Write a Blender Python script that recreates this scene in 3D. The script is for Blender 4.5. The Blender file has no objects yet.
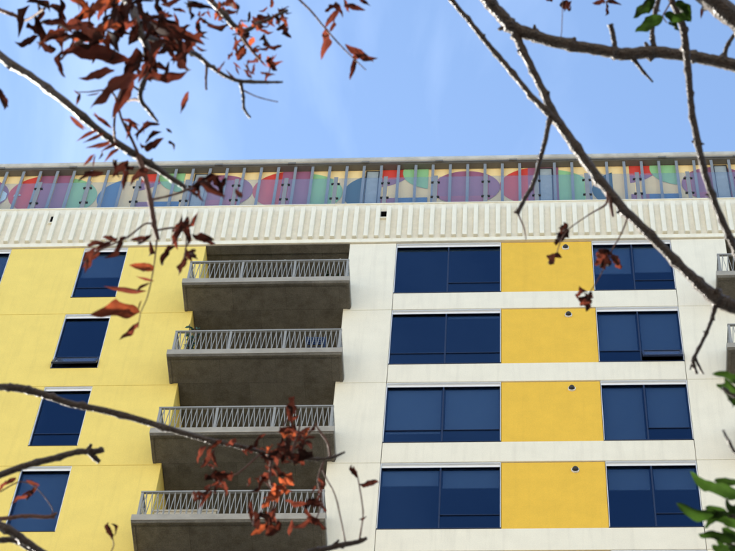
import bpy, bmesh, math, random
from mathutils import Vector, Matrix

# ------------------------------------------------------------------ camera
SC = bpy.context.scene
COL = SC.collection
CAM = Vector((0.4897, -29.3276, 1.65))
RIGHT = Vector((0.99791631, 0.04440988, 0.04680602))
UP = Vector((0.01397083, -0.85694681, 0.51521548))
FWD = Vector((-0.06299092, 0.51348801, 0.85578164))
cd = bpy.data.cameras.new('camera')
cam = bpy.data.objects.new('camera', cd)
COL.objects.link(cam)
M = Matrix((RIGHT, UP, -FWD)).transposed().to_4x4()
M.translation = CAM
cam.matrix_world = M
cd.sensor_width = 36
cd.lens = 120
cd.clip_end = 3000
cd.dof.use_dof = True
cd.dof.focus_distance = 57
cd.dof.aperture_fstop = 23
SC.camera = cam

# ------------------------------------------------------------------ sky, sun, exposure
SUN = Vector((-0.70, 0.58, 0.42)).normalized()
elev = math.asin(SUN.z)
azim = math.atan2(SUN.x, SUN.y)
W = bpy.data.worlds.new('World')
SC.world = W
W.use_nodes = True
nt = W.node_tree
sky = nt.nodes.new('ShaderNodeTexSky')
sky.sky_type = 'NISHITA'
sky.sun_disc = False
sky.sun_elevation = elev
sky.sun_rotation = azim
sky.air_density = 1.0
sky.dust_density = 0.35
sky.ozone_density = 1.6
bg = nt.nodes['Background']
bg.inputs[1].default_value = 0.12
# thin cirrus streaks
tc = nt.nodes.new('ShaderNodeTexCoord')
mp = nt.nodes.new('ShaderNodeMapping')
mp.inputs['Scale'].default_value = (9, 3.0, 5)
mp.inputs['Rotation'].default_value = (0.2, 0.1, 0.7)
nz = nt.nodes.new('ShaderNodeTexNoise')
nz.inputs['Scale'].default_value = 1.3
nz.inputs['Detail'].default_value = 7
nz.inputs['Distortion'].default_value = 0.6
cr = nt.nodes.new('ShaderNodeValToRGB')
cr.color_ramp.elements[0].position = 0.5
cr.color_ramp.elements[0].color = (0, 0, 0, 1)
cr.color_ramp.elements[1].position = 0.85
cr.color_ramp.elements[1].color = (0.22, 0.22, 0.22, 1)
mx = nt.nodes.new('ShaderNodeMixRGB')
mx.inputs[2].default_value = (4.6, 5.3, 6.3, 1)
nt.links.new(tc.outputs['Generated'], mp.inputs[0])
nt.links.new(mp.outputs[0], nz.inputs['Vector'])
nt.links.new(nz.outputs['Fac'], cr.inputs[0])
nt.links.new(cr.outputs[0], mx.inputs[0])
nt.links.new(sky.outputs[0], mx.inputs[1])
nt.links.new(mx.outputs[0], bg.inputs[0])

sd = bpy.data.lights.new('sun', 'SUN')
sd.energy = 5.0
sd.angle = math.radians(0.53)
sd.color = (1.0, 0.93, 0.82)
sun = bpy.data.objects.new('sun', sd)
COL.objects.link(sun)
sun.rotation_euler = SUN.to_track_quat('Z', 'Y').to_euler()
sun.location = (-30, 10, 90)

SC.view_settings.view_transform = 'Standard'
SC.view_settings.look = 'None'
SC.view_settings.gamma = 1
SC.view_settings.exposure = 1.66
SC.cycles.max_bounces = 8
SC.cycles.transparent_max_bounces = 16

# ------------------------------------------------------------------ materials
def mat(name, col, rough=0.8, var=0.08, scale=3.0, bump=0.0, bscale=60.0, metal=0.0, streak=0.0, spec=0.5,
        dark=None, stain=0.0, sscale=1.1, form=0.0, speck=0.0):
    m = bpy.data.materials.new(name)
    m.use_nodes = True
    n = m.node_tree.nodes
    l = m.node_tree.links
    b = n['Principled BSDF']
    b.inputs['Roughness'].default_value = rough
    b.inputs['Metallic'].default_value = metal
    b.inputs['Specular IOR Level'].default_value = spec
    t = n.new('ShaderNodeTexCoord')
    a = n.new('ShaderNodeTexNoise')
    a.inputs['Scale'].default_value = scale
    a.inputs['Detail'].default_value = 8
    a.inputs['Roughness'].default_value = 0.62
    l.new(t.outputs['Object'], a.inputs['Vector'])
    r = n.new('ShaderNodeMapRange')
    r.inputs['From Min'].default_value = 0.3
    r.inputs['From Max'].default_value = 0.7
    r.inputs['To Min'].default_value = 1 - var
    r.inputs['To Max'].default_value = 1 + var
    l.new(a.outputs['Fac'], r.inputs['Value'])
    v = n.new('ShaderNodeVectorMath')
    v.operation = 'SCALE'
    v.inputs[0].default_value = col
    l.new(r.outputs[0], v.inputs['Scale'])
    out = v.outputs[0]
    if streak > 0:
        # rain streaks: noise stretched along the height
        mp_ = n.new('ShaderNodeMapping')
        mp_.inputs['Scale'].default_value = (4.0, 4.0, 0.25)
        l.new(t.outputs['Object'], mp_.inputs[0])
        s = n.new('ShaderNodeTexNoise')
        s.inputs['Scale'].default_value = 2.0
        s.inputs['Detail'].default_value = 6
        l.new(mp_.outputs[0], s.inputs['Vector'])
        rr = n.new('ShaderNodeMapRange')
        rr.inputs['From Min'].default_value = 0.5
        rr.inputs['From Max'].default_value = 0.75
        rr.inputs['To Min'].default_value = 0
        rr.inputs['To Max'].default_value = streak
        l.new(s.outputs['Fac'], rr.inputs['Value'])
        x = n.new('ShaderNodeMixRGB')
        x.inputs[2].default_value = (*(dark or (0.25, 0.22, 0.17)), 1)
        l.new(rr.outputs[0], x.inputs[0])
        l.new(out, x.inputs[1])
        out = x.outputs[0]
    if stain > 0:
        s = n.new('ShaderNodeTexNoise')
        s.inputs['Scale'].default_value = sscale
        s.inputs['Detail'].default_value = 10
        s.inputs['Roughness'].default_value = 0.7
        l.new(t.outputs['Object'], s.inputs['Vector'])
        rr = n.new('ShaderNodeMapRange')
        rr.inputs['From Min'].default_value = 0.45
        rr.inputs['From Max'].default_value = 0.65
        rr.inputs['To Min'].default_value = 0
        rr.inputs['To Max'].default_value = stain
        l.new(s.outputs['Fac'], rr.inputs['Value'])
        x = n.new('ShaderNodeMixRGB')
        x.inputs[2].default_value = (*(dark or (0.25, 0.22, 0.17)), 1)
        l.new(rr.outputs[0], x.inputs[0])
        l.new(out, x.inputs[1])
        out = x.outputs[0]
    def mul(o_, fac):
        k_ = n.new('ShaderNodeVectorMath')
        k_.operation = 'SCALE'
        l.new(o_, k_.inputs[0])
        l.new(fac, k_.inputs['Scale'])
        return k_.outputs[0]
    if form > 0:
        # tone differences between the boards of the formwork
        bt = n.new('ShaderNodeTexBrick')
        bt.inputs['Color1'].default_value = (1 - form, 1 - form, 1 - form, 1)
        bt.inputs['Color2'].default_value = (1 + form, 1 + form, 1 + form, 1)
        bt.inputs['Mortar'].default_value = (.75, .75, .75, 1)
        bt.inputs['Scale'].default_value = 1.0
        bt.inputs['Mortar Size'].default_value = 0.006
        bt.inputs['Brick Width'].default_value = 1.22
        bt.inputs['Row Height'].default_value = 0.61
        l.new(t.outputs['Object'], bt.inputs['Vector'])
        out = mul(out, bt.outputs['Color'])
    if speck > 0:
        sn = n.new('ShaderNodeTexNoise')
        sn.inputs['Scale'].default_value = 38
        sn.inputs['Detail'].default_value = 3
        l.new(t.outputs['Object'], sn.inputs['Vector'])
        sr = n.new('ShaderNodeMapRange')
        sr.inputs['From Min'].default_value = 0.25
        sr.inputs['From Max'].default_value = 0.75
        sr.inputs['To Min'].default_value = 1 - speck
        sr.inputs['To Max'].default_value = 1 + speck
        l.new(sn.outputs['Fac'], sr.inputs['Value'])
        out = mul(out, sr.outputs[0])
    l.new(out, b.inputs['Base Color'])
    if bump > 0:
        q = n.new('ShaderNodeTexNoise')
        q.inputs['Scale'].default_value = bscale
        q.inputs['Detail'].default_value = 4
        l.new(t.outputs['Object'], q.inputs['Vector'])
        k = n.new('ShaderNodeBump')
        k.inputs['Strength'].default_value = bump
        k.inputs['Distance'].default_value = 0.02
        l.new(q.outputs['Fac'], k.inputs['Height'])
        l.new(k.outputs[0], b.inputs['Normal'])
    return m

def leaf_mat(name, col, trans, rough=0.75):
    m = bpy.data.materials.new(name)
    m.use_nodes = True
    n = m.node_tree.nodes
    l = m.node_tree.links
    b = n['Principled BSDF']
    b.inputs['Roughness'].default_value = rough
    b.inputs['Specular IOR Level'].default_value = 0.06
    oi = n.new('ShaderNodeObjectInfo')
    t = n.new('ShaderNodeTexCoord')
    a = n.new('ShaderNodeTexNoise')
    a.inputs['Scale'].default_value = 6
    a.inputs['Detail'].default_value = 5
    l.new(t.outputs['Object'], a.inputs['Vector'])
    h = n.new('ShaderNodeMath')
    h.operation = 'ADD'
    l.new(a.outputs['Fac'], h.inputs[0])
    l.new(oi.outputs['Random'], h.inputs[1])
    r = n.new('ShaderNodeMapRange')
    r.inputs['From Min'].default_value = 0.3
    r.inputs['From Max'].default_value = 1.7
    r.inputs['To Min'].default_value = 0.2
    r.inputs['To Max'].default_value = 2.0
    l.new(h.outputs[0], r.inputs['Value'])
    def sc(c):
        v = n.new('ShaderNodeVectorMath')
        v.operation = 'SCALE'
        v.inputs[0].default_value = c
        l.new(r.outputs[0], v.inputs['Scale'])
        return v.outputs[0]
    l.new(sc(col), b.inputs['Base Color'])
    tr = n.new('ShaderNodeBsdfTranslucent')
    l.new(sc(trans), tr.inputs[0])
    ms = n.new('ShaderNodeMixShader')
    ms.inputs[0].default_value = 0.42
    l.new(b.outputs[0], ms.inputs[1])
    l.new(tr.outputs[0], ms.inputs[2])
    l.new(ms.outputs[0], n['Material Output'].inputs[0])
    return m

def glass_mat(name, tint, frost=0.0, frostcol=(0.7, 0.8, 0.85), ior=1.5, gcol=(1, 1, 1)):
    m = bpy.data.materials.new(name)
    m.use_nodes = True
    n = m.node_tree.nodes
    l = m.node_tree.links
    n.remove(n['Principled BSDF'])
    # Schlick reflectance from the angle between surface and ray
    ge = n.new('ShaderNodeNewGeometry')
    dp = n.new('ShaderNodeVectorMath')
    dp.operation = 'DOT_PRODUCT'
    l.new(ge.outputs['Normal'], dp.inputs[0])
    l.new(ge.outputs['Incoming'], dp.inputs[1])
    def mth(op, a, b_=None):
        q_ = n.new('ShaderNodeMath')
        q_.operation = op
        for i_, w_ in enumerate((a, b_)):
            if w_ is None:
                continue
            if isinstance(w_, (int, float)):
                q_.inputs[i_].default_value = w_
            else:
                l.new(w_, q_.inputs[i_])
        return q_.outputs[0]
    f0 = ((ior - 1) / (ior + 1)) ** 2
    fres = mth('ADD', mth('MULTIPLY', mth('POWER', mth('SUBTRACT', 1.0, mth('ABSOLUTE', dp.outputs['Value'])), 5.0), 1 - f0), f0)
    tr = n.new('ShaderNodeBsdfTransparent')
    tr.inputs[0].default_value = (*tint, 1)
    g = n.new('ShaderNodeBsdfGlossy')
    g.inputs['Roughness'].default_value = 0.015
    g.inputs['Color'].default_value = (*gcol, 1)
    src = tr.outputs[0]
    if frost > 0:
        d = n.new('ShaderNodeBsdfDiffuse')
        d.inputs[0].default_value = (*frostcol, 1)
        x = n.new('ShaderNodeMixShader')
        x.inputs[0].default_value = frost
        l.new(tr.outputs[0], x.inputs[1])
        l.new(d.outputs[0], x.inputs[2])
        src = x.outputs[0]
    # faint pillowing of the panes bends the reflected sky
    t = n.new('ShaderNodeTexCoord')
    q = n.new('ShaderNodeTexNoise')
    q.inputs['Scale'].default_value = 0.8
    l.new(t.outputs['Object'], q.inputs['Vector'])
    k = n.new('ShaderNodeBump')
    k.inputs['Strength'].default_value = 0.15
    k.inputs['Distance'].default_value = 0.02
    l.new(q.outputs['Fac'], k.inputs['Height'])
    l.new(k.outputs[0], g.inputs['Normal'])
    ms = n.new('ShaderNodeMixShader')
    l.new(fres, ms.inputs[0])
    l.new(src, ms.inputs[1])
    l.new(g.outputs[0], ms.inputs[2])
    l.new(ms.outputs[0], n['Material Output'].inputs[0])
    return m

MT = dict(
    white=mat('white_stucco', (0.80, 0.755, 0.625), 0.85, 0.035, 2.2, 0.15, 55, streak=0.22, dark=(0.5, 0.46, 0.38), speck=0.05),
    rib=mat('ribbed_concrete_paint', (0.82, 0.78, 0.65), 0.85, 0.05, 3.0, 0.12, 40, streak=0.20, dark=(0.55, 0.47, 0.30)),
    tan=mat('tan_pebble_render', (0.76, 0.70, 0.565), 0.9, 0.08, 5.0, 0.35, 60, streak=0.25, dark=(0.48, 0.38, 0.22)),
    pale=mat('pale_yellow_stucco', (0.82, 0.635, 0.165), 0.88, 0.045, 2.0, 0.2, 60, streak=0.18, dark=(0.55, 0.42, 0.12), speck=0.06),
    deep=mat('deep_yellow_stucco', (0.78, 0.485, 0.052), 0.88, 0.05, 2.5, 0.2, 70, streak=0.12, dark=(0.55, 0.33, 0.04), speck=0.07),
    conc=mat('weathered_shaded_concrete', (0.125, 0.112, 0.09), 0.9, 0.16, 6.0, 0.25, 30, streak=0.0, stain=0.6, sscale=3.2, form=0.14, speck=0.25, dark=(0.060, 0.050, 0.036)),  # base colour darkened to stand in for shade under slabs, plus random stains
    brightedge=mat('brightened_concrete_edge', (0.34, 0.32, 0.28), 0.85, 0.14, 3.0, 0.2, 30, stain=0.4, dark=(0.2, 0.18, 0.15)),
    rail=mat('grey_painted_steel', (0.29, 0.295, 0.29), 0.6, 0.08, 8, spec=0.3),
    frame=mat('dark_blue_frame', (0.012, 0.022, 0.060), 0.35, 0.05, 6),
    flash=mat('white_metal_flashing', (0.78, 0.80, 0.83), 0.4, 0.03, 3),
    black=mat('black_metal', (0.015, 0.015, 0.016), 0.4, 0.05, 5),
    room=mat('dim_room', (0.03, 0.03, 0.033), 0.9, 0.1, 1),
    blind=mat('roller_blind', (0.62, 0.66, 0.66), 0.8, 0.03, 14),
    canopy=mat('weathered_canopy_metal', (0.52, 0.50, 0.46), 0.6, 0.18, 3.0, 0.1, 20, stain=0.35, dark=(0.25, 0.22, 0.18)),
    soffit=mat('grey_soffit', (0.15, 0.145, 0.135), 0.7, 0.12, 4),
    steel=mat('galvanised_plate', (0.22, 0.23, 0.24), 0.55, 0.08, 6),
    ochre=mat('ochre_timber', (0.55, 0.36, 0.09), 0.8, 0.12, 9),
    ground=mat('asphalt', (0.10, 0.098, 0.095), 0.9, 0.2, 0.6, 0.3, 40),
    bark=mat('bark', (0.034, 0.020, 0.014), 0.4, 0.4, 60, 0.7, 180, spec=0.38),
    twig=mat('reddish_twig', (0.10, 0.042, 0.03), 0.7, 0.3, 90, 0.5, 200),
    lower=mat('lower_wall_stucco', (0.72, 0.66, 0.50), 0.85, 0.05, 1.5),
    glass=glass_mat('window_glass', (0.47, 0.54, 0.62), ior=1.75, gcol=(0.34, 0.60, 1.0)),
    rglass=glass_mat('balustrade_glass', (0.87, 0.90, 0.93), 0.03, (0.55, 0.66, 0.78), ior=1.8),
    leafred=leaf_mat('dry_red_leaf', (0.046, 0.018, 0.014), (0.105, 0.024, 0.014)),
    leafbrown=leaf_mat('dry_brown_leaf', (0.024, 0.012, 0.010), (0.034, 0.009, 0.006)),
    leaforange=leaf_mat('bright_orange_leaf', (0.075, 0.024, 0.016), (0.26, 0.055, 0.020)),  # brighter, more translucent leaf colour mixed in for variety
    leafgreen=leaf_mat('green_leaf', (0.013, 0.025, 0.007), (0.020, 0.044, 0.006), 0.45),
    teal=mat('teal_foliage', (0.03, 0.11, 0.09), 0.6, 0.3, 20),
    bluepl=mat('blue_plastic', (0.015, 0.03, 0.085), 0.45, 0.05, 5),
    terracotta=mat('terracotta', (0.35, 0.13, 0.06), 0.8, 0.1, 10),
    beige=mat('beige_resin', (0.62, 0.56, 0.44), 0.6, 0.05, 4),
)
PAINT = dict(
    yellow=mat('mural_yellow', (0.90, 0.66, 0.30), 0.75, 0.04, 3),
    cream=mat('mural_cream', (0.80, 0.73, 0.55), 0.75, 0.04, 3),
    red=mat('mural_red', (0.62, 0.045, 0.022), 0.7, 0.05, 3),
    purple=mat('mural_purple', (0.30, 0.10, 0.17), 0.7, 0.05, 3),
    mauve=mat('mural_mauve', (0.42, 0.09, 0.14), 0.7, 0.05, 3),
    green=mat('mural_green', (0.26, 0.50, 0.22), 0.7, 0.05, 3),
    blue=mat('mural_blue', (0.05, 0.16, 0.32), 0.7, 0.05, 3),
    teal=mat('mural_teal', (0.012, 0.085, 0.12), 0.7, 0.05, 3),
    sky=mat('mural_pale_blue', (0.62, 0.80, 0.86), 0.7, 0.04, 3),
)

# ------------------------------------------------------------------ helpers
def link(name, me, m=None, parent=None):
    o = bpy.data.objects.new(name, me)
    COL.objects.link(o)
    if m is not None and me is not None and not me.materials:
        me.materials.append(m)
    if parent is not None:
        o.parent = parent
    return o

class MB:
    """collects boxes, prisms and bars in one mesh"""
    def __init__(s):
        s.v = []
        s.f = []
    def box(s, x0, x1, y0, y1, z0, z1):
        i = len(s.v)
        s.v += [(x, y, z) for z in (z0, z1) for y in (y0, y1) for x in (x0, x1)]
        s.f += [tuple(i + k for k in q) for q in
                ((0, 2, 3, 1), (4, 5, 7, 6), (0, 1, 5, 4), (2, 6, 7, 3), (0, 4, 6, 2), (1, 3, 7, 5))]
        return s
    def prism(s, poly, a, b, axis='Y'):
        """poly in XZ extruded along Y, or in XY along Z, or in YZ along X"""
        n = len(poly)
        i = len(s.v)
        for t in (a, b):
            for (p, q) in poly:
                s.v.append({'Y': (p, t, q), 'Z': (p, q, t), 'X': (t, p, q)}[axis])
        s.f.append(tuple(i + k for k in range(n)))
        s.f.append(tuple(i + n + k for k in reversed(range(n))))
        for k in range(n):
            j = (k + 1) % n
            s.f.append((i + k, i + n + k, i + n + j, i + j))
        return s
    def bar(s, p, q, r, n=4):
        p = Vector(p)
        q = Vector(q)
        d = (q - p).normalized()
        u = d.cross(Vector((0.3, 0.9, 0.1))).normalized()
        w = d.cross(u)
        i = len(s.v)
        for c in (p, q):
            for k in range(n):
                a = 2 * math.pi * (k + 0.5) / n
                s.v.append(tuple(c + u * r * math.cos(a) + w * r * math.sin(a)))
        for k in range(n):
            j = (k + 1) % n
            s.f.append((i + k, i + j, i + n + j, i + n + k))
        s.f.append(tuple(i + k for k in reversed(range(n))))
        s.f.append(tuple(i + n + k for k in range(n)))
        return s
    def mesh(s, name, bevel=0.0):
        me = bpy.data.meshes.new(name)
        me.from_pydata(s.v, [], s.f)
        b = bmesh.new()
        b.from_mesh(me)
        bmesh.ops.recalc_face_normals(b, faces=b.faces)
        if bevel > 0:
            ed = [e for e in b.edges if len(e.link_faces) == 2 and e.calc_face_angle(0) > 0.5]
            bmesh.ops.bevel(b, geom=ed, offset=bevel, segments=1, affect='EDGES')
        b.to_mesh(me)
        b.free()
        return me
    def build(s, name, m, parent=None, bevel=0.0):
        return link(name, s.mesh(name, bevel), m, parent)

def thing(name, label, cat, loc=(0, 0, 0), group=None):
    o = link(name, None)
    o.location = loc
    o['label'] = label
    o['category'] = cat
    if group:
        o['group'] = group
    return o

# ------------------------------------------------------------------ ground
g = MB().box(-700, 700, -700, 700, -0.5, 0.0).build('ground', MT['ground'])
g['kind'] = 'structure'

# ------------------------------------------------------------------ unseen block added across the street to bounce warm sunlight onto the facade
OPP = thing('bounce_block', 'unseen pale block added across the street to bounce sunlight onto the apartment building', 'building', (0, -48, 0))
MB().box(-75, 45, -16, 0, 0, 62).build('wall', mat('bounce_block_plaster', (0.44, 0.42, 0.37), 0.9, 0.04, 1.0), OPP)
MB().box(-75.3, 45.3, -16.3, .3, 62, 62.5).build('roof', mat('roof_edge', (0.5, 0.48, 0.44), 0.8, 0.05, 1.0), OPP)
ow = MB().box(-.7, .7, .0, .05, 0, 1.5).mesh('window')
ow.materials.append(mat('bounce_block_glass', (0.03, 0.04, 0.05), 0.1, 0.05, 2))
for i_ in range(14):
    for j_ in range(9):
        o = link('window', ow, None, OPP)
        o.location = (-70 + i_ * 8.4, .002, 4 + j_ * 6.4)

# ------------------------------------------------------------------ apartment building
BLD = thing('apartment_building',
            'tall white and yellow apartment block with concrete balconies and colourful mural under its roof', 'building')
GAP = 0.006
XL, XR = -17.0, 12.0
SILL = 0.72

def panel(name, poly, m, y0=0.0, y1=0.22, bevel=0.006):
    return MB().prism(poly, y0, y1).build(name, m, BLD, bevel)
def rect(x0, x1, z0, z1, e=GAP):
    return [(x0 + e, z0 + e), (x1 - e, z0 + e), (x1 - e, z1 - e), (x0 + e, z1 - e)]

def window(x0, x1, z0, z1, panes, blinds, sash, openp=-1, label=None):
    """recessed window: frame is the part, panes/blinds/flashing sub-parts.
    blinds: drop of each pane's blind (0-1); sash: which panes have a lower sash; openp: pane whose sash hangs open"""
    yf = 0.095
    fb = MB()
    t = 0.026
    zt = z1 - 0.02
    fb.box(x0, x1, yf - 0.03, yf + 0.06, z0, z0 + t)
    fb.box(x0, x1, yf - 0.03, yf + 0.06, zt - t, zt)
    w = (x1 - x0) / panes
    for k in range(panes + 1):
        xa = x0 + k * w
        a, b = (xa, xa + t) if k == 0 else ((xa - t, xa) if k == panes else (xa - t * 0.6, xa + t * 0.6))
        fb.box(a, b, yf - 0.028, yf + 0.058, z0 + t, zt - t)
    zs = z0 + 0.58
    for k in range(panes):
        if sash[k]:
            fb.box(x0 + k * w + t * 0.6, x0 + (k + 1) * w - t * 0.6, yf - 0.008, yf + 0.05, zs - 0.008, zs + 0.008)
    wf = fb.build('window', MT['frame'], BLD)
    # soffit flashing lining the head of the recess, jamb linings and sill
    MB().box(x0 + 0.005, x1 - 0.005, 0.012, yf - 0.035, z1 - 0.024, z1 - 0.008).build('head_flashing', MT['flash'], wf)
    MB().box(x0 + 0.018, x1 - 0.018, yf - 0.036, yf - 0.031, z1 - 0.105, z1 - 0.026).build('head_trim', MT['flash'], wf)
    MB().box(x0 + 0.004, x0 + 0.016, 0.012, yf - 0.035, z0 + 0.02, z1 - 0.03).build('jamb', MT['flash'], wf)
    MB().box(x1 - 0.016, x1 - 0.004, 0.012, yf - 0.035, z0 + 0.02, z1 - 0.03).build('jamb', MT['flash'], wf)
    MB().box(x0 + 0.004, x1 - 0.004, -0.012, yf - 0.035, z0 + 0.002, z0 + 0.016).build('sill', MT['frame'], wf)
    for k in range(panes):
        a, b = x0 + k * w + t * 0.6, x0 + (k + 1) * w - t * 0.6
        zb = z0 + t
        if sash[k]:
            zb = zs + 0.02
            if openp == k:
                # top-hung sash pushed out at the bottom
                s = link('sash', MB().box(a + .01, b - .01, -0.02, 0.02, -0.53, -0.48).box(a + .01, b - .01, -0.02, 0.02, -0.05, 0)
                         .box(a + .01, a + .06, -0.019, 0.019, -0.48, -0.05).box(b - .06, b - .01, -0.019, 0.019, -0.48, -0.05)
                         .box(a + .06, b - .06, -0.004, 0.004, -0.48, -0.05).mesh('sash'), MT['frame'], wf)
                s.data.materials.append(MT['sashglass'])
                for p in s.data.polygons[24:30]:
                    p.material_index = 1
                s.location = (0, yf - 0.01, zs - 0.02)
                s.rotation_euler = (math.radians(-21), 0, 0)
            else:
                MB().box(a, b, yf + 0.008, yf + 0.020, z0 + t, zs - 0.02).build('pane', MT['glass'], wf)
        MB().box(a, b, yf + 0.008, yf + 0.020, zb, zt - t).build('pane', MT['glass'], wf)
        if blinds[k] > 0:
            h = (zt - z0 - t) * blinds[k]
            bl = MB().box(a + 0.03, b - 0.03, yf + 0.085, yf + 0.090, zt - 0.05 - h, zt - 0.05)
            bl.box(a + 0.03, b - 0.03, yf + 0.078, yf + 0.098, zt - 0.08 - h, zt - 0.05 - h)
            bl.build('blind', MT['blind'], wf)
    # the room behind: floor, ceiling, side walls, back wall
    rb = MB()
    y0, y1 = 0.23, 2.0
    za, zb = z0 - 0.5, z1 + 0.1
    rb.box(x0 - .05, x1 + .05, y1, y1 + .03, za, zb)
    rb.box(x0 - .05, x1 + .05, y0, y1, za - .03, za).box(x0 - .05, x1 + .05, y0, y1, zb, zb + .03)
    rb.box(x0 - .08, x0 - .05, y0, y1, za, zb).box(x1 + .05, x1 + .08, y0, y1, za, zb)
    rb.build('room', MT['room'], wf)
    return wf

MT['greyglass'] = mat('grey_obscured_glass', (0.33, 0.36, 0.35), 0.25, 0.12, 4)
MT['sashglass'] = mat('sash_glass', (0.07, 0.085, 0.11), 0.04, 0.02, 2, spec=1.0)

# blinds per storey: A pair, B pair, left window
ROWS = [
    dict(A=((0, 0), (0, 1), -1), B=((0.52, 0.5), (0, 1), -1), L=(0.45, 1, -1)),
    dict(A=((0, 0.02), (1, 1), -1), B=((0.68, 0.70), (1, 1), 1), L=(0, 1, 0)),
    dict(A=((0.72, 0.66), (1, 1), -1), B=((0.97, 0.68), (0, 1), -1), L=(0, 1, -1)),
    dict(A=((0.22, 0.26), (0, 1), -1), B=((0.31, 0.31), (0, 1), -1), L=(0.96, 0, -1)),
    dict(A=((0.5, 0.4), (1, 1), -1), B=((0.3, 0.6), (1, 1), -1), L=(0.3, 1, -1)),
]

def railing(bal, x0, x1, yo, zs):
    """zs = slab top; steel railing on three sides with zigzag infill"""
    zt = zs + 0.83
    n = 3
    for k in range(n + 1):
        x = x0 + (x1 - x0) * k / n
        MB().box(x - .026, x + .026, yo - .012, yo + .028, zs, zt - .04).build('post', MT['rail'], bal)
    for x in (x0, x1):
        MB().box(x - .02, x + .02, -0.045, -0.004, zs, zt - .04).build('post', MT['rail'], bal)
    MB().box(x0 - .03, x1 + .03, yo - .022, yo + .034, zt - .04, zt).build('top_rail', MT['rail'], bal)
    MB().box(x0 + .026, x1 - .026, yo - .010, yo + .022, zs + .015, zs + .045).build('bottom_rail', MT['rail'], bal)
    for x in (x0, x1):
        MB().box(x - .022, x + .022, yo + .034, -.002, zt - .038, zt - .002).build('top_rail', MT['rail'], bal)
        MB().box(x - .014, x + .014, yo + .028, -.045, zs + .015, zs + .045).build('bottom_rail', MT['rail'], bal)
    za, zb = zs + .045, zt - .04
    z = MB()
    r = 0.0095
    for k in range(n):
        a = x0 + (x1 - x0) * k / n + .03
        b = x0 + (x1 - x0) * (k + 1) / n - .03
        m = 10
        p = (b - a) / m
        for i in range(m):
            z.bar((a + i * p, yo + .006, za), (a + (i + .5) * p, yo + .006, zb), r)
            z.bar((a + (i + .5) * p, yo + .012, zb), (a + (i + 1) * p, yo + .012, za), r)
    for x in (x0, x1):
        a, b = yo + .03, -.05
        m = 6
        p = (b - a) / m
        for i in range(m):
            z.bar((x + .004, a + i * p, za), (x + .004, a + (i + .5) * p, zb), r)
            z.bar((x - .004, a + (i + .5) * p, zb), (x - .004, a + (i + 1) * p, za), r)
    o = z.build('zigzag_infill', MT['rail'], bal)
    o['kind'] = 'stuff'

def balcony(xa, xb, zb, mleft, mright, lap=0.185):
    """xa..xb: opening; slab laps the wall faces by 0.2 m"""
    x0, x1 = xa - lap, xb + 0.175
    yo = -0.725
    z0, z1 = zb + 0.05, zb + 0.29
    s = MB()
    s.prism([(x0, yo), (x1, yo), (x1, -.004), (xb - .004, -.004), (xb - .004, 1.62), (xa + .004, 1.62), (xa + .004, -.004), (x0, -.004)],
            z0, z1, 'Z')
    # drip edge round the underside
    w = 0.075
    s.box(x0 + .004, x1 - .004, yo + .004, yo + w, z0 - .022, z0 + .01)
    s.box(x0 + .004, x0 + w, yo + w, -.006, z0 - .022, z0 + .01)
    s.box(x1 - w, x1 - .004, yo + w, -.006, z0 - .022, z0 + .01)
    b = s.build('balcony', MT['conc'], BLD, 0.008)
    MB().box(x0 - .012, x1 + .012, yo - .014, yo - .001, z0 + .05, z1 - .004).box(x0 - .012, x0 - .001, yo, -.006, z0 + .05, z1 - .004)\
        .box(x1 + .001, x1 + .012, yo, -.006, z0 + .05, z1 - .004).build('brightened_slab_edge', MT['brightedge'], b, .004)  # lighter skin for the better lit front and sides of the darkened slab
    railing(b, x0 + .10, x1 - .085, yo + .05, z1)
    # recess behind: side returns, back wall with a sliding glass door
    zt = zb + 3.05
    MB().box(xa - .2, xa - .001, .22, 1.62, z1, zt).build('side_wall', mleft, BLD)
    MB().box(xb + .001, xb + .2, .22, 1.62, z1, zt).build('side_wall', mright, BLD)
    MB().box(xa - .2, xa + .9, 1.622, 1.75, z1, zt).box(xb - .3, xb + .2, 1.622, 1.75, z1, zt)\
        .box(xa + .9, xb - .3, 1.622, 1.75, z1 + 2.2, zt).build('back_wall', MT['lower'], BLD)
    d = MB()
    dx0, dx1 = xa + .9, xb - .3
    for x in (dx0, (dx0 + dx1) / 2, dx1 - .06):
        d.box(x, x + .06, 1.64, 1.7, z1, z1 + 2.2)
    d.box(dx0, dx1, 1.645, 1.695, z1 + 2.14, z1 + 2.198).box(dx0, dx1, 1.645, 1.695, z1 + .002, z1 + .06)
    dr = d.build('sliding_door', MT['frame'], BLD)
    MB().box(dx0 + .02, dx1 - .02, 1.665, 1.675, z1 + .03, z1 + 2.17).build('pane', MT['glass'], dr)
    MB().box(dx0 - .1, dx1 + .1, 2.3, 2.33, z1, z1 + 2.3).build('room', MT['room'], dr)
    return b

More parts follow.
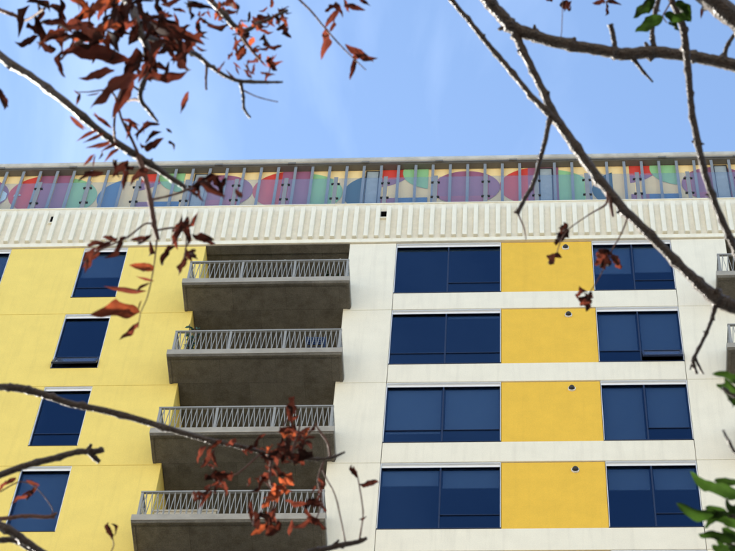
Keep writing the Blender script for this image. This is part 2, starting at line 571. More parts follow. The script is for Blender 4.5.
for k, R_ in enumerate(ROWS):
    zt = 52.0 - 3 * k
    zb = zt - 3.0
    s = zb + SILL
    panel('spandrel_panel', rect(-2.48, 4.0, zb, s), MT['white'])
    panel('pier_panel', rect(-3.6, -2.48, zb, zt), MT['white'])
    panel('pier_panel', rect(4.0, 5.28, zb, zt), MT['white'])
    panel('pier_panel', rect(8.75, 12.0, zb, zt), MT['white'])
    ip = panel('yellow_infill_panel', rect(0.0, 2.14, s, zt), MT['deep'], 0.025, 0.22)
    window(-2.48, 0.0, s, zt, 2, *R_['A'])
    window(2.14, 4.0, s, zt, 2, *R_['B'])
    e = GAP
    # pale yellow wall with a notch for the window under the joint
    panel('yellow_wall_panel', [(-11.75 + e, zb + e), (-7.05, zb + e), (-7.05, zt - e), (-8.92, zt - e), (-8.92, s), (-9.98, s),
                                (-9.98, zt - e), (-11.75 + e, zt - e)], MT['pale'])
    panel('yellow_wall_panel', [(-17, zb + e), (-11.75 - e, zb + e), (-11.75 - e, s), (-12.81, s), (-12.81, zt - e), (-17, zt - e)], MT['pale'])
    bl, sh, op = R_['L']
    window(-9.98, -8.92, s, zt, 1, (bl,), (sh,), op)
    window(-12.81, -11.75, s, zt, 1, (0.4 if k == 0 else 0.2,), (1,), 0 if k == 0 else -1)
    balcony(-7.05, -3.6, zb, MT['pale'], MT['white'])
    balcony(5.28, 8.75, zb, MT['white'], MT['white'], 0.42)
    # round hooded vent on the infill panel
    vz = zt - 0.31
    v = MB()
    nseg = 20
    for i in range(nseg):
        a0, a1 = 2 * math.pi * i / nseg, 2 * math.pi * (i + 1) / nseg
        for (ra, rb_, ya, yb) in ((.082, .082, .03, -.012), (.082, .070, -.012, -.014), (.070, .070, -.014, .012)):
            j = len(v.v)
            v.v += [(1.52 + ra * math.cos(a0), ya, vz + ra * math.sin(a0)), (1.52 + ra * math.cos(a1), ya, vz + ra * math.sin(a1)),
                    (1.52 + rb_ * math.cos(a1), yb, vz + rb_ * math.sin(a1)), (1.52 + rb_ * math.cos(a0), yb, vz + rb_ * math.sin(a0))]
            v.f.append((j, j + 1, j + 2, j + 3))
    vo = v.build('vent', MT['flash'], BLD)
    h = MB()
    for i in range(nseg):
        a0, a1 = 2 * math.pi * i / nseg, 2 * math.pi * (i + 1) / nseg
        for q in range(4):
            t0, t1 = math.pi / 2 * q / 4, math.pi / 2 * (q + 1) / 4
            def pt(a, t):
                return (1.52 + .069 * math.cos(t) * math.cos(a), .005 - .085 * math.sin(t), vz + .004 + .069 * math.cos(t) * math.sin(a))
            j = len(h.v)
            h.v += [pt(a0, t0), pt(a1, t0), pt(a1, t1), pt(a0, t1)]
            h.f.append((j, j + 1, j + 2, j + 3))
    h.build('vent_hood', MT['black'], vo)

# body behind the facade and the storeys below the picture
MB().box(XL + .2, XR - .2, 2.4, 16, 0, 53.6).build('building_core', MT['lower'], BLD)
MB().box(XL, XL + .2, .23, 16, 0, 53.6).box(XR - .2, XR, .23, 16, 0, 53.6).build('end_wall', MT['white'], BLD)
MB().box(XL, XR, 0, .22, 0, 36.99).build('lower_wall', MT['lower'], BLD)
MB().box(XL + .2, XR - .2, .23, 2.4, 36.6, 36.98).build('floor_slab', MT['conc'], BLD)

# ceiling of the top balconies with small fixings
for (a, b) in ((-7.05, -3.6), (5.28, 8.75)):
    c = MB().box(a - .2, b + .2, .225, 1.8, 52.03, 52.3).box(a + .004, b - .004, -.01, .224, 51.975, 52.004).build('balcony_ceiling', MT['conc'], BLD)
    for i in range(5):
        x = a + .55 + i * (b - a - .8) / 4
        MB().box(x - .018, x + .018, .42, .46, 52.012, 52.03).build('fixing', MT['flash'], c)

# ------------------------------------------------------------------ ribbed parapet
PB, PT = 52.0 + GAP, 53.85
HOLES = (-10.95, -2.84, 6.6)
p = MB()
y0, y1 = -0.03, 0.20
p.box(XL, XR, y0, y1, PB, 53.14)
p.box(XL, XR, y0, y1, 53.50, PT)
xs = [XL] + sum([[h - .075, h + .075] for h in HOLES], []) + [XR]
for i in range(0, len(xs), 2):
    p.box(xs[i], xs[i + 1], y0, y1, 53.14, 53.50)
par = p.build('parapet', MT['tan'], BLD)
MB().box(XL, XR, y0 - .022, y1 + .03, PT, PT + .035).build('coping', MT['rib'], par, 0.006)
MB().box(XL, XR, y0 - .018, y0, PB + .004, 52.17).build('base_band', MT['rib'], par, 0.005)
for h in HOLES:
    sc_ = MB().box(h - .085, h + .085, y0 - .06, y0 - .001, 53.095, 53.14).build('scupper_lip', MT['rib'], par, 0.004)
    MB().box(h - .074, h + .074, .17, .19, 53.142, 53.498).box(h - .0745, h - .066, y0 - .002, .17, 53.142, 53.498).box(h + .066, h + .0745, y0 - .002, .17, 53.142, 53.498)\
        .box(h - .066, h + .066, y0 - .002, .17, 53.488, 53.498).box(h - .066, h + .066, y0 - .002, .17, 53.142, 53.152).build('scupper_shade_lining', MT['black'], par)  # blackened lining stands in for the shade inside the hole
rib_me = MB().prism([(-.059, 0), (-.052, -.085), (.052, -.085), (.059, 0)], 0, 1.43, 'Z').mesh('rib', 0.005)
rib_me.materials.append(MT['rib'])
rnd = random.Random(4)
i = -55
while True:
    x = -2.446 + .2635 * i
    i += 1
    if x > XR - .1:
        break
    if x < XL + .1:
        continue
    o = link('rib', rib_me, None, par)
    o.location = (x + rnd.uniform(-.004, .004), y0, 52.20 + rnd.uniform(-.004, .004))

# ------------------------------------------------------------------ glass balustrade on the parapet
xs = [-.38 + 1.25 * k for k in range(-13, 10)]
for k, x in enumerate(xs):
    po = MB().box(x - .052, x + .052, .09, .115, 53.7, 55.50).build('balustrade_post', MT['steel'], BLD, 0.004)
    for sx in (-1, 1):
        for z in (55.17, 54.43):
            MB().box(x + sx * .075 - .035, x + sx * .075 + .035, .080, .135, z - .02, z + .02).build('clamp', MT['black'], po, 0.006)
    if k + 1 < len(xs):
        MB().box(x + .065, xs[k + 1] - .065, .105, .117, 53.93, 55.46).build('glass_panel', MT['rglass'], BLD)

# ------------------------------------------------------------------ mural wall and canopy
YM = 0.80
mw = MB().box(XL + .3, XR - .3, YM, 12, 53.6, 57.12).build('mural_wall', PAINT['yellow'], BLD)
MB().box(XL, XR, .2, .80, 53.5, 53.68).build('terrace_floor', MT['conc'], BLD)

def clip(poly, a, b, c):
    """keep a*x+b*z<=c"""
    out = []
    for i in range(len(poly)):
        p, q = poly[i], poly[(i + 1) % len(poly)]
        dp, dq = a * p[0] + b * p[1] - c, a * q[0] + b * q[1] - c
        if dp <= 0:
            out.append(p)
        if dp * dq < 0:
            t = dp / (dp - dq)
            out.append((p[0] + t * (q[0] - p[0]), p[1] + t * (q[1] - p[1])))
    return out
def circ(cx, cz, r, n=56):
    return [(cx + r * math.cos(2 * math.pi * i / n), cz + r * math.sin(2 * math.pi * i / n)) for i in range(n)]
def paint(poly, colour, layer, xmin=None, xmax=None, zmin=53.7, zmax=57.11):
    xmin = max(XL + .4, xmin if xmin is not None else -99)
    xmax = min(XR - .4, xmax if xmax is not None else 99)
    for (a, b, c) in ((-1, 0, -xmin), (1, 0, xmax), (0, -1, -zmin), (0, 1, zmax)):
        if poly:
            poly = clip(poly, a, b, c)
    if len(poly) < 3:
        return
    MB().prism(poly, YM - .004 * layer, YM - .0005 - .004 * (layer - 1)).build('mural_shape', PAINT[colour], mw)
def R4(x0, x1, z0, z1):
    return [(x0, z0), (x1, z0), (x1, z1), (x0, z1)]

for n_ in range(-1, 4):
    u = -12.65 + 6.3 * n_
    paint(circ(u + .98, 56.15, .98), 'red', 2, u, u + .72)
    paint(R4(u + .72, u + 1.5, 54, 57.11), 'purple', 2)
    paint([(u + 1.5, 57.11), (u + 1.62, 55.0), (u + 1.5, 55.0)], 'purple', 3)
    paint(circ(u + 1.30, 55.95, 1.02), 'green', 4, u + 1.5)
    paint(circ(u + 3.35, 55.9, 1.02), 'teal' if n_ != 0 else 'blue', 2, u + 2.3, u + 2.86)
    paint(circ(u + 3.1, 57.15, .95), 'red', 2, u + 3.3, None, 56.62)
    paint(circ(u + 3.1, 57.15, .95), 'purple', 2, u + 3.3, None, 53.8, 56.62)
    paint(circ(u + 4.72, 56.95, .90), 'green', 4, u + 3.82, u + 4.48)
    paint(R4(u + 3.3, u + 3.75, 54.5, 55.62), 'purple', 5)
    paint(R4(u + 3.75, u + 4.48, 54.5, 55.62), 'blue', 5)
    paint(circ(u + 5.45, 56.1, .86), 'purple', 6, None, None, 55.66)
    paint(circ(u + 5.45, 56.1, .86), 'mauve', 6, None, None, 53.8, 55.66)
paint([(-12.95, 55.75), (-12.80, 55.70), (-12.68, 55.85), (-12.68, 56.15), (-12.80, 56.30), (-12.95, 56.25)], 'sky', 8)
paint([(-12.50, 56.0), (-12.30, 56.05), (-12.44, 56.22)], 'sky', 8)

# studs in front of the mural, each a grey cap on an ochre web
stud_web = MB().box(-.016, .016, .0, .090, 0, 3.42).mesh('stud_web')
stud_web.materials.append(MT['ochre'])
stud_cap = MB().box(-.036, .036, -.022, -.001, 0, 3.42).mesh('stud')
stud_cap.materials.append(MT['steel'])
FINS = []
for k in range(-46, 21):
    x = 2.68 + .443 * k
    if x < XL + .4 or x > XR - .4:
        continue
    FINS.append(x)
    o = link('stud', stud_cap, None, BLD)
    o.location = (x, YM - .13, 53.69)
    c = link('stud_web', stud_web, None, o)

# narrow doors/windows let into some bays
for x in (-7.55, -3.3, 1.0, 5.35):
    xa = max(q for q in FINS if q < x)
    a, b = xa + .045, xa + .398
    d = MB()
    d.box(a, a + .03, YM - .045, YM - .018, 54, 57.02).box(b - .03, b, YM - .045, YM - .018, 54, 57.02)
    d.box(a + .03, b - .03, YM - .045, YM - .018, 56.98, 57.02)
    w = d.build('narrow_window', MT['black'], BLD)
    MB().box(a + .03, b - .03, YM - .036, YM - .022, 54, 56.98).build('pane', MT['greyglass'], w)

# canopy: soffit slab, fascia, rounded gutter, joints
cy = 0.60
can = MB().box(XL + .1, XR - .1, cy + .02, 12.2, 57.13, 57.30).build('canopy', MT['soffit'], BLD)
prof = []
for i in range(13):
    a = math.radians(-95 + 200 * i / 12)
    prof.append((cy + .02 - .085 * math.cos(a) - .0, 57.31 + .105 * math.sin(a)))
prof += [(cy + .3, 57.42), (cy + .3, 57.305), (cy + .03, 57.305)]
MB().prism(prof, XL, XR, 'X').build('gutter', MT['canopy'], can)
MB().box(XL, XR, cy - .01, cy + .018, 57.155, 57.20).build('gutter_bracket_rail', MT['soffit'], can)
for k in range(-10, 8):
    x = 1.9 * k + .3
    if XL + .2 < x < XR - .2:
        MB().box(x - .10, x + .10, cy - .035, cy - .012, 57.14, 57.21).build('gutter_joint', MT['soffit'], can, 0.004)

# ------------------------------------------------------------------ things on the balconies
def lathe(mb, prof_, cx, cy_, n=16):
    j = len(mb.v)
    for (r, z) in prof_:
        for i in range(n):
            a = 2 * math.pi * i / n
            mb.v.append((cx + r * math.cos(a), cy_ + r * math.sin(a), z))
    for q in range(len(prof_) - 1):
        for i in range(n):
            i2 = (i + 1) % n
            mb.f.append((j + q * n + i, j + q * n + i2, j + (q + 1) * n + i2, j + (q + 1) * n + i))
    return mb

def plant(loc, h, spread, m, seed, label, nst=9):
    t = thing('potted_plant', label, 'plant', loc)
    lathe(MB(), [(0.001, 0), (.09, 0), (.125, .2), (.135, .2), (.135, .235), (.115, .235), (.11, .20), (.001, .20)], 0, 0).build('pot', MT['terracotta'], t)
    r = random.Random(seed)
    st = MB()
    lf = MB()
    for i in range(nst):
        a = r.uniform(0, 6.28)
        hh = h * r.uniform(.6, 1)
        d = spread * r.uniform(.2, 1)
        pts = [Vector((0.03 * math.cos(a), .03 * math.sin(a), .19)),
               Vector((d * .4 * math.cos(a), d * .4 * math.sin(a), .2 + hh * .5)), Vector((d * math.cos(a), d * math.sin(a), .2 + hh))]
        for q in range(2):
            st.bar(pts[q], pts[q + 1], .007)
        for q in range(12):
            u_ = r.uniform(.25, 1)
            b = pts[0].lerp(pts[1], u_ * 2) if u_ < .5 else pts[1].lerp(pts[2], u_ * 2 - 1)
            d1 = Vector((r.uniform(-1, 1), r.uniform(-1, 1), r.uniform(-.3, .8))).normalized()
            d2 = d1.cross(Vector((r.uniform(-1, 1), r.uniform(-1, 1), 1))).normalized()
            L = r.uniform(.07, .13)
            j = len(lf.v)
            lf.v += [tuple(b), tuple(b + d1 * L * .5 + d2 * L * .22), tuple(b + d1 * L), tuple(b + d1 * L * .5 - d2 * L * .22)]
            lf.f.append((j, j + 1, j + 2, j + 3))
    st.build('stem', MT['twig'], t)
    o = lf.build('foliage', m, t)
    o['kind'] = 'stuff'
    return t

zf = lambda k: 49.29 - 3 * k + .001
plant((-6.86, -.38, zf(1)), 1.25, .16, MT['teal'], 3, 'tall blue green potted plant against yellow wall on the second balcony from the top', 12)
plant((-3.95, -.40, zf(0)), .35, .22, MT['leafgreen'], 8, 'small green potted plant behind the railing of the top balcony')

# blue folding chair
t = thing('balcony_chair', 'dark blue slatted chair behind the railing of the second balcony from the top', 'chair', (-4.05, -.30, zf(1)))
for sx in (-.2, .2):
    for sy in (-.19, .19):
        MB().box(sx - .018, sx + .018, sy - .018, sy + .018, 0, .42 if sy > 0 else .80).build('leg', MT['bluepl'], t)
MB().box(-.23, .23, -.168, .22, .422, .45).build('seat', MT['bluepl'], t, .004)
for q in range(4):
    MB().box(-.18, .18, -.2, -.18, .50 + q * .08, .55 + q * .08).build('back_slat', MT['bluepl'], t)

t = thing('storage_chest', 'low beige resin storage chest on the lowest balcony in view', 'chest', (-6.25, -.25, zf(3)))
MB().box(-.62, .62, -.24, .24, 0, .40).build('chest_body', MT['beige'], t, .012)
MB().box(-.64, .64, -.26, .26, .402, .46).build('lid', MT['beige'], t, .012)

for (dx, dy, hh, ww, lab) in ((-6.62, -.48, .17, .16, 'black rubber ankle boots beside the railing of the third balcony down'),
                              (-6.10, -.45, .10, .20, 'pair of flat dark shoes behind the railing of the third balcony down')):
    t = thing('shoes', lab, 'shoes', (dx, dy, zf(2)))
    for sx in (-1, 1):
        c0 = sx * .08
        b = MB()
        b.prism([(-.14, 0), (.13, 0), (.13, hh), (.04, hh), (.0, hh * .6), (-.12, hh * .42), (-.145, hh * .2)], c0 - .045, c0 + .045, 'X')
        b.build('shoe', MT['black'], t, .01)

# ------------------------------------------------------------------ trees
def P(px, py, d):
    """point at distance d from the photographer in the direction of a photo position"""
    return CAM + (RIGHT * ((px - 367.5) / 2450) + UP * ((275.5 - py) / 2450) + FWD) * d

def catmull(pts, sub=6):
    out = []
    n = len(pts)
    for i in range(n - 1):
        p0, p1, p2, p3 = pts[max(i - 1, 0)], pts[i], pts[i + 1], pts[min(i + 2, n - 1)]
        for s_ in range(sub):
            t = s_ / sub
            v = []
            for a, b, c, d in zip(p0, p1, p2, p3):
                v.append(.5 * (2 * b + (c - a) * t + (2 * a - 5 * b + 4 * c - d) * t * t + (3 * b - a - 3 * c + d) * t ** 3))
            out.append(tuple(v))
    out.append(tuple(pts[-1]))
    return out

def tube(name, pts, m, parent, seed=0, n=9, sub=6, knot=.12, spurs=False):
    """pts: (x,y,z,r) in the world; uneven radius with swollen nodes"""
    r = random.Random(seed * 7 + 1)
    q = catmull(pts, sub)
    v = []
    f = []
    N = len(q)
    u = None
    cyc = r.randint(5, 9)
    ph_ = r.randint(0, 6)
    for i in range(N):
        c = Vector(q[i][:3])
        d = (Vector(q[min(i + 1, N - 1)][:3]) - Vector(q[max(i - 1, 0)][:3])).normalized()
        if u is None:
            u = d.orthogonal().normalized()
        u = (u - d * u.dot(d)).normalized()
        w = d.cross(u)
        rad = max(q[i][3], .0006) * (1 + r.uniform(-knot * .3, knot * .3) + (r.uniform(1.2, 2.6) * knot if (i + ph_) % cyc == 2 else 0))
        c = c + (u * r.uniform(-1, 1) + w * r.uniform(-1, 1)) * rad * knot * (2.2 if (i + ph_) % cyc == 2 else .6)
        for k in range(n):
            a = 2 * math.pi * k / n
            rr = rad * (1 + r.uniform(-knot, knot) * .5)
            v.append(tuple(c + u * rr * math.cos(a) + w * rr * math.sin(a)))
    for i in range(N - 1):
        for k in range(n):
            j = (k + 1) % n
            f.append((i * n + k, i * n + j, (i + 1) * n + j, (i + 1) * n + k))
    f.append(tuple(reversed(range(n))))
    f.append(tuple((N - 1) * n + k for k in range(n)))
    if spurs:
        # short woody spurs and buds at the nodes
        for i in range(3, N - 1):
            if (i + ph_) % cyc != 2 or r.random() < .5:
                continue
            for _ in range(r.choice((1, 1, 2))):
                c = Vector(q[i][:3])
                d = (Vector(q[i + 1][:3]) - Vector(q[i - 1][:3])).normalized()
                o1 = d.orthogonal().normalized()
                a = r.uniform(0, 6.28)
                o2 = o1 * math.cos(a) + d.cross(o1) * math.sin(a)
                dd = (o2 + d * r.uniform(-.5, .7)).normalized()
                rad = q[i][3]
                b0 = rad * r.uniform(.32, .5)
                L = rad * r.uniform(1.25, 1.9)
                e1 = dd.orthogonal().normalized()
                e2 = dd.cross(e1)
                j0 = len(v)
                for (t_, w_) in ((.3, 1.0), (.75, .9), (1.0, .55)):
                    for k in range(6):
                        a2 = math.pi * k / 3
                        v.append(tuple(c + dd * L * t_ + (e1 * math.cos(a2) + e2 * math.sin(a2)) * b0 * w_))
                for g_ in range(2):
                    for k in range(6):
                        j = (k + 1) % 6
                        f.append((j0 + g_ * 6 + k, j0 + g_ * 6 + j, j0 + g_ * 6 + 6 + j, j0 + g_ * 6 + 6 + k))
                f.append(tuple(j0 + 12 + k for k in range(6)))
    me = bpy.data.meshes.new(name)
    me.from_pydata(v, [], f)
    me.polygons.foreach_set('use_smooth', [True] * len(f))
    return link(name, me, m, parent)

def branch(pp, m, parent, seed, name='branch', knot=.13, sub=6):
    """pp: (px, py, diameter in px, distance)"""
    pts = []
    for (x, y, w, d) in pp:
        v = P(x, y, d)
        pts.append((v.x, v.y, v.z, w * .5 * d / 2450))
    return tube(name, pts, m, parent, seed, knot=knot, sub=sub, spurs=(m is MT['bark']))

# ---- leaf shapes (unit length along +X)
def leaf_mesh(name, width, curl, fold, twist, wave, seed, m, pointy=1.0, nl=14, rag=.10):
    r = random.Random(seed)
    v = []
    f = []
    x = z = 0.0
    ang = 0.0
    ph = r.uniform(0, 6)
    pts = []
    for i in range(nl + 1):
        pts.append((x, z, ang))
        ang += curl / nl * (0.6 + .8 * i / nl) + r.uniform(-.05, .05)
        x += math.cos(ang) / nl
        z += math.sin(ang) / nl
    L = math.hypot(pts[-1][0], pts[-1][1]) or 1
    base = math.atan2(pts[-1][1], pts[-1][0])
    for i, (x, z, a) in enumerate(pts):
        t = i / nl
        w = width * .5 * (math.sin(math.pi * min(1, t ** .8)) ** pointy) * r.uniform(1 - rag, 1 + rag) + .006 * (1 - t) + .002
        x_, z_ = (x * math.cos(base) + z * math.sin(base)) / L, (-x * math.sin(base) + z * math.cos(base)) / L
        tw = twist * (t - .5)
        for k in (-2, -1, 0, 1, 2):
            s = k / 2 * w
            fz = abs(s) * fold + wave * w * math.sin(11 * t + ph + k * 1.7) * (abs(k) + .3) * .6
            yy = s * math.cos(tw) - fz * math.sin(tw)
            zz = s * math.sin(tw) + fz * math.cos(tw)
            v.append((x_, yy, z_ + zz))
    for i in range(nl):
        for k in range(4):
            a = i * 5 + k
            f.append((a, a + 1, a + 6, a + 5))
    me = bpy.data.meshes.new(name)
    me.from_pydata(v, [], f)
    me.polygons.foreach_set('use_smooth', [True] * len(f))
    me.materials.append(m)
    return me

rl = random.Random(11)
RED = [leaf_mesh('leaf', rl.uniform(.20, .32), rl.uniform(-2.0, 2.0), rl.uniform(.4, 1.3), rl.uniform(-2.4, 2.4), rl.uniform(.2, .7), i,
                 MT['leafred'], 1.0) for i in range(10)]
BRN = [leaf_mesh('leaf', rl.uniform(.20, .36), rl.uniform(-2.6, 2.6), rl.uniform(.5, 1.6), rl.uniform(-3, 3), rl.uniform(.3, .9), 30 + i,
                 MT['leafbrown'], .9, rag=.16) for i in range(10)]
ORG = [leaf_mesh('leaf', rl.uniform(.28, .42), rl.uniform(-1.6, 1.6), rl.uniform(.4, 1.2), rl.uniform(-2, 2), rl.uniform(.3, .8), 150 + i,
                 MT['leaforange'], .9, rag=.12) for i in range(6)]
NAR = [leaf_mesh('leaf', rl.uniform(.13, .20), rl.uniform(-1.2, 1.2), rl.uniform(.2, .8), rl.uniform(-1, 1), rl.uniform(0, .3), 60 + i,
                 MT['leafred'], 1.1) for i in range(6)]
CRM = [leaf_mesh('leaf', rl.uniform(.34, .52), rl.uniform(-2.8, 2.8), rl.uniform(.6, 1.8), rl.uniform(-3, 3), rl.uniform(.6, 1.2), 90 + i,
                 (MT['leafbrown'], MT['leafred'])[i % 2], .7, rag=.25) for i in range(8)]
GRN = [leaf_mesh('leaf', w, c, fo, tw, .35, 120 + i, MT['leafgreen'], po, rag=.07)
       for i, (w, c, fo, tw, po) in enumerate(((.26, -.7, .8, .7, .5), (.28, .9, .9, -.8, .5), (.24, -1.2, .7, .6, .45), (.42, .5, .4, .6, .75), (.46, -.5, .45, -.5, .75)))]

def leaf(parent, a, b, d0, d1, me, roll):
    """from photo position a at distance d0 to b at distance d1"""
    p0, p1 = P(a[0], a[1], d0), P(b[0], b[1], d1)
    X = p1 - p0
    L = X.length
    X.normalize()
    vdir = (p0 - CAM).normalized()
    Y = vdir.cross(X).normalized()
    Z = X.cross(Y)
    Y2 = Y * math.cos(roll) + Z * math.sin(roll)
    Z2 = X.cross(Y2)
    o = link('leaf', me, None, parent)
    mm = Matrix((X, Y2, Z2)).transposed().to_4x4() @ Matrix.Scale(L, 4)
    mm.translation = p0
    o.matrix_world = mm
    return o

def leaves_at(parent, specs, bank, seed, d, jit=.05):
    r = random.Random(seed)
    for (x0, y0, x1, y1) in specs:
        dd = d + r.uniform(-jit, jit)
        leaf(parent, (x0, y0), (x1, y1), dd, dd + r.uniform(-.03, .03), r.choice(bank), r.uniform(-.8, .8) + (0 if r.random() < .6 else math.pi))

def scatter(parent, segs, count, lo, hi, banks, seed, d, spread, dj=.25):
    """leaves growing off the polylines segs (photo positions)"""
    r = random.Random(seed)
    lens = []
    S = []
    for pl in segs:
        for q in range(len(pl) - 1):
            S.append((pl[q], pl[q + 1]))
            lens.append(math.dist(pl[q], pl[q + 1]))
    for i in range(count):
        a, b = r.choices(S, lens)[0]
        t = r.random()
        x = a[0] + t * (b[0] - a[0]) + r.gauss(0, spread * .25)
        y = a[1] + t * (b[1] - a[1]) + r.gauss(0, spread * .25)
        th = math.atan2(b[1] - a[1], b[0] - a[0]) + r.choice((-1, 1)) * r.uniform(.2, 1.5)
        # dry leaves hang: bias downwards in the picture
        L = r.uniform(lo, hi)
        dx, dy = math.cos(th), math.sin(th) + .35
        n = math.hypot(dx, dy)
        dd = d + r.uniform(-dj, dj)
        leaf(parent, (x, y), (x + L * dx / n, y + L * dy / n), dd, dd + r.uniform(-.03, .03) * L / 30, r.choice(r.choice(banks)), r.uniform(-1.3, 1.3) + r.choice((0, math.pi)))

# ---------------- tree on the left
LT = thing('red_leaved_tree', 'bare limbed tree with clusters of dry red leaves before the pale yellow wall', 'tree',
           (CAM.x - 1.75, CAM.y + 3.25, 0))
def par_tube(parent, base, pp, m, seed, name):
    pts = list(base)
    for (x, y, w, d) in pp:
        v = P(x, y, d)
        pts.append((v.x, v.y, v.z, w * .5 * d / 2450))
    o = tube(name, pts, m, None, seed, n=14, sub=8, knot=.06)
    o.parent = parent
    o.matrix_parent_inverse = parent.matrix_world.inverted()
    return o
bpy.context.view_layer.update()
bx, by = CAM.x - 1.75, CAM.y + 3.25
LTR = par_tube(LT, [(bx, by, -.05, .12), (bx + .02, by, .3, .095), (bx - .03, by + .02, 1.6, .085), (bx + .04, by, 3.2, .075), (bx + .1, by - .03, 4.6, .06)],
         [(-330, 560, 45, 5.2), (-280, 300, 36, 5.2), (-240, 60, 28, 5.3), (-150, -150, 20, 5.3), (0, -300, 12, 5.2)], MT['bark'], 1, 'trunk')
def tb(parent, pp, m, seed, name='branch', knot=.12, sub=6):
    o = branch(pp, m, None, seed, name, knot, sub)
    o.parent = parent
    o.matrix_parent_inverse = parent.matrix_world.inverted()
    return o
bk, tw = MT['bark'], MT['twig']
B1 = tb(LT, [(-285, -20, 16, 5.25), (-120, -30, 13, 5.0), (-40, 20, 10, 4.8), (0, 56, 9, 4.7), (35, 79, 8, 4.65), (72, 108, 8, 4.6), (105, 135, 7.5, 4.6), (140, 158, 8, 4.6),
             (165, 174, 6, 4.6), (186, 188, 5, 4.6)], bk, 2)
B1b = tb(LT, [(138, 156, 6, 4.6), (144, 172, 5.5, 4.58), (150, 198, 5, 4.55), (154, 222, 5.5, 4.55), (158, 240, 4, 4.55)], tw, 3)
S1 = tb(LT, [(157, 238, 2, 4.55), (154, 265, 1.4, 4.55), (148, 295, 1.2, 4.55), (141, 312, 1.0, 4.55), (138, 328, .8, 4.55)], tw, 4, 'twig', .05)
B2 = tb(LT, [(-300, 420, 18, 5.2), (-150, 402, 13, 5.0), (-50, 388, 9, 4.9), (0, 387, 7.5, 4.85), (22, 389, 8.5, 4.85), (45, 395, 7.5, 4.85), (72, 404, 7, 4.85), (110, 412, 7, 4.85), (150, 423, 7, 4.85),
             (200, 438, 5.8, 4.85), (238, 446, 5, 4.85), (275, 455, 3.8, 4.85), (310, 459, 3.5, 4.85), (330, 458, 3.2, 4.85), (345, 452, 2, 4.85)], bk, 5, sub=7)
B3 = tb(LT, [(-320, 600, 14, 5.2), (-120, 520, 10, 5.0), (0, 475, 7, 4.95), (28, 465, 6.5, 4.95), (55, 458, 7, 4.95), (78, 452, 6, 4.95), (92, 452, 7, 4.95), (104, 450, 5, 4.95)], bk, 6)
tb(LT, [(86, 453, 4.5, 4.95), (90, 447, 4, 4.95), (91, 444, 3, 4.95)], bk, 7, 'twig')
tb(LT, [(90, 454, 5, 4.95), (96, 459, 5.5, 4.95), (100, 462, 4, 4.95)], bk, 8, 'twig')
B4 = tb(LT, [(-320, 580, 10, 5.2), (-90, 528, 6, 5.0), (0, 519, 4.5, 4.9), (25, 516, 4, 4.9), (48, 517, 4, 4.9), (57, 513, 2.5, 4.9)], tw, 9)
tb(LT, [(46, 517, 3, 4.9), (55, 518, 2, 4.9)], tw, 10, 'twig')
B5 = tb(LT, [(-330, 560, 18, 5.2), (-120, 505, 13, 5.0), (-30, 517, 11, 4.8), (0, 526, 10, 4.75), (18, 536, 9, 4.75), (35, 548, 8, 4.75), (80, 575, 6, 4.75)], bk, 11)
B5b = tb(LT, [(-60, 512, 8, 4.85), (-10, 538, 6, 4.78), (12, 540, 6, 4.78), (30, 550, 5, 4.78), (55, 570, 4, 4.78)], bk, 12)
B6 = tb(LT, [(-330, 640, 16, 5.2), (-50, 640, 12, 5.0), (180, 610, 8, 4.9), (300, 556, 6, 4.85), (322, 550, 6, 4.85), (342, 545, 5.5, 4.85), (358, 542, 5, 4.85), (367, 538, 3.5, 4.85)], bk, 13)
tb(LT, [(330, 548, 3.5, 4.85), (336, 543, 3, 4.85), (339, 540, 2, 4.85)], bk, 14, 'twig')
S6a = tb(LT, [(346, 546, 1.6, 4.85), (341, 520, 1.6, 4.85), (335, 495, 1.5, 4.85), (326, 478, 1.5, 4.85), (322, 468, 1.6, 4.85)], tw, 15, 'twig', .08)
S6b = tb(LT, [(359, 541, 1.8, 4.85), (363, 515, 1.6, 4.85), (360, 490, 1.6, 4.85), (357, 474, 1.3, 4.85)], tw, 16, 'twig', .08)
S6c = tb(LT, [(330, 459, 2.2, 4.85), (328, 444, 2.4, 4.85), (321, 433, 2.4, 4.85), (315, 424, 1.6, 4.85)], tw, 17, 'twig', .08)
S6d = tb(LT, [(324, 461, 2, 4.85), (318, 480, 1.8, 4.85), (322, 500, 1.6, 4.85), (316, 520, 1.5, 4.85)], tw, 18, 'twig', .08)
S2a = tb(LT, [(262, 452, 2.2, 4.85), (240, 472, 1.8, 4.85), (222, 480, 1.6, 4.85), (208, 488, 1.2, 4.85)], tw, 19, 'twig', .08)
S2b = tb(LT, [(272, 454, 3, 4.85), (270, 480, 2.4, 4.85), (276, 500, 2, 4.85), (266, 518, 1.6, 4.85)], tw, 20, 'twig', .08)
S2c = tb(LT, [(290, 458, 3, 4.85), (296, 440, 2.4, 4.85), (300, 425, 2, 4.85)], tw, 21, 'twig', .08)
# upper limb with the dense leaves
B7 = tb(LT, [(-170, -130, 20, 5.3), (-40, -95, 14, 5.0), (60, -50, 11, 4.6), (120, -8, 10, 4.4), (140, 30, 8, 4.3), (150, 62, 6, 4.3), (140, 95, 5, 4.3), (150, 112, 4, 4.3), (158, 122, 2.5, 4.3)], bk, 22)
B7b = tb(LT, [(128, 5, 7, 4.4), (100, 30, 5, 4.3), (75, 45, 4, 4.3), (60, 60, 2, 4.3)], tw, 23)
B7c = tb(LT, [(142, 35, 6, 4.3), (170, 45, 5, 4.4), (195, 54, 5, 4.5), (210, 66, 4.5, 4.5), (226, 76, 4, 4.5), (240, 81, 4, 4.5), (262, 82, 3.5, 4.5), (283, 82, 2, 4.5)], bk, 24)
tb(LT, [(240, 80, 4, 4.5), (243, 95, 3.5, 4.5), (244, 108, 3, 4.5), (250, 118, 2.5, 4.5)], bk, 25, 'twig')
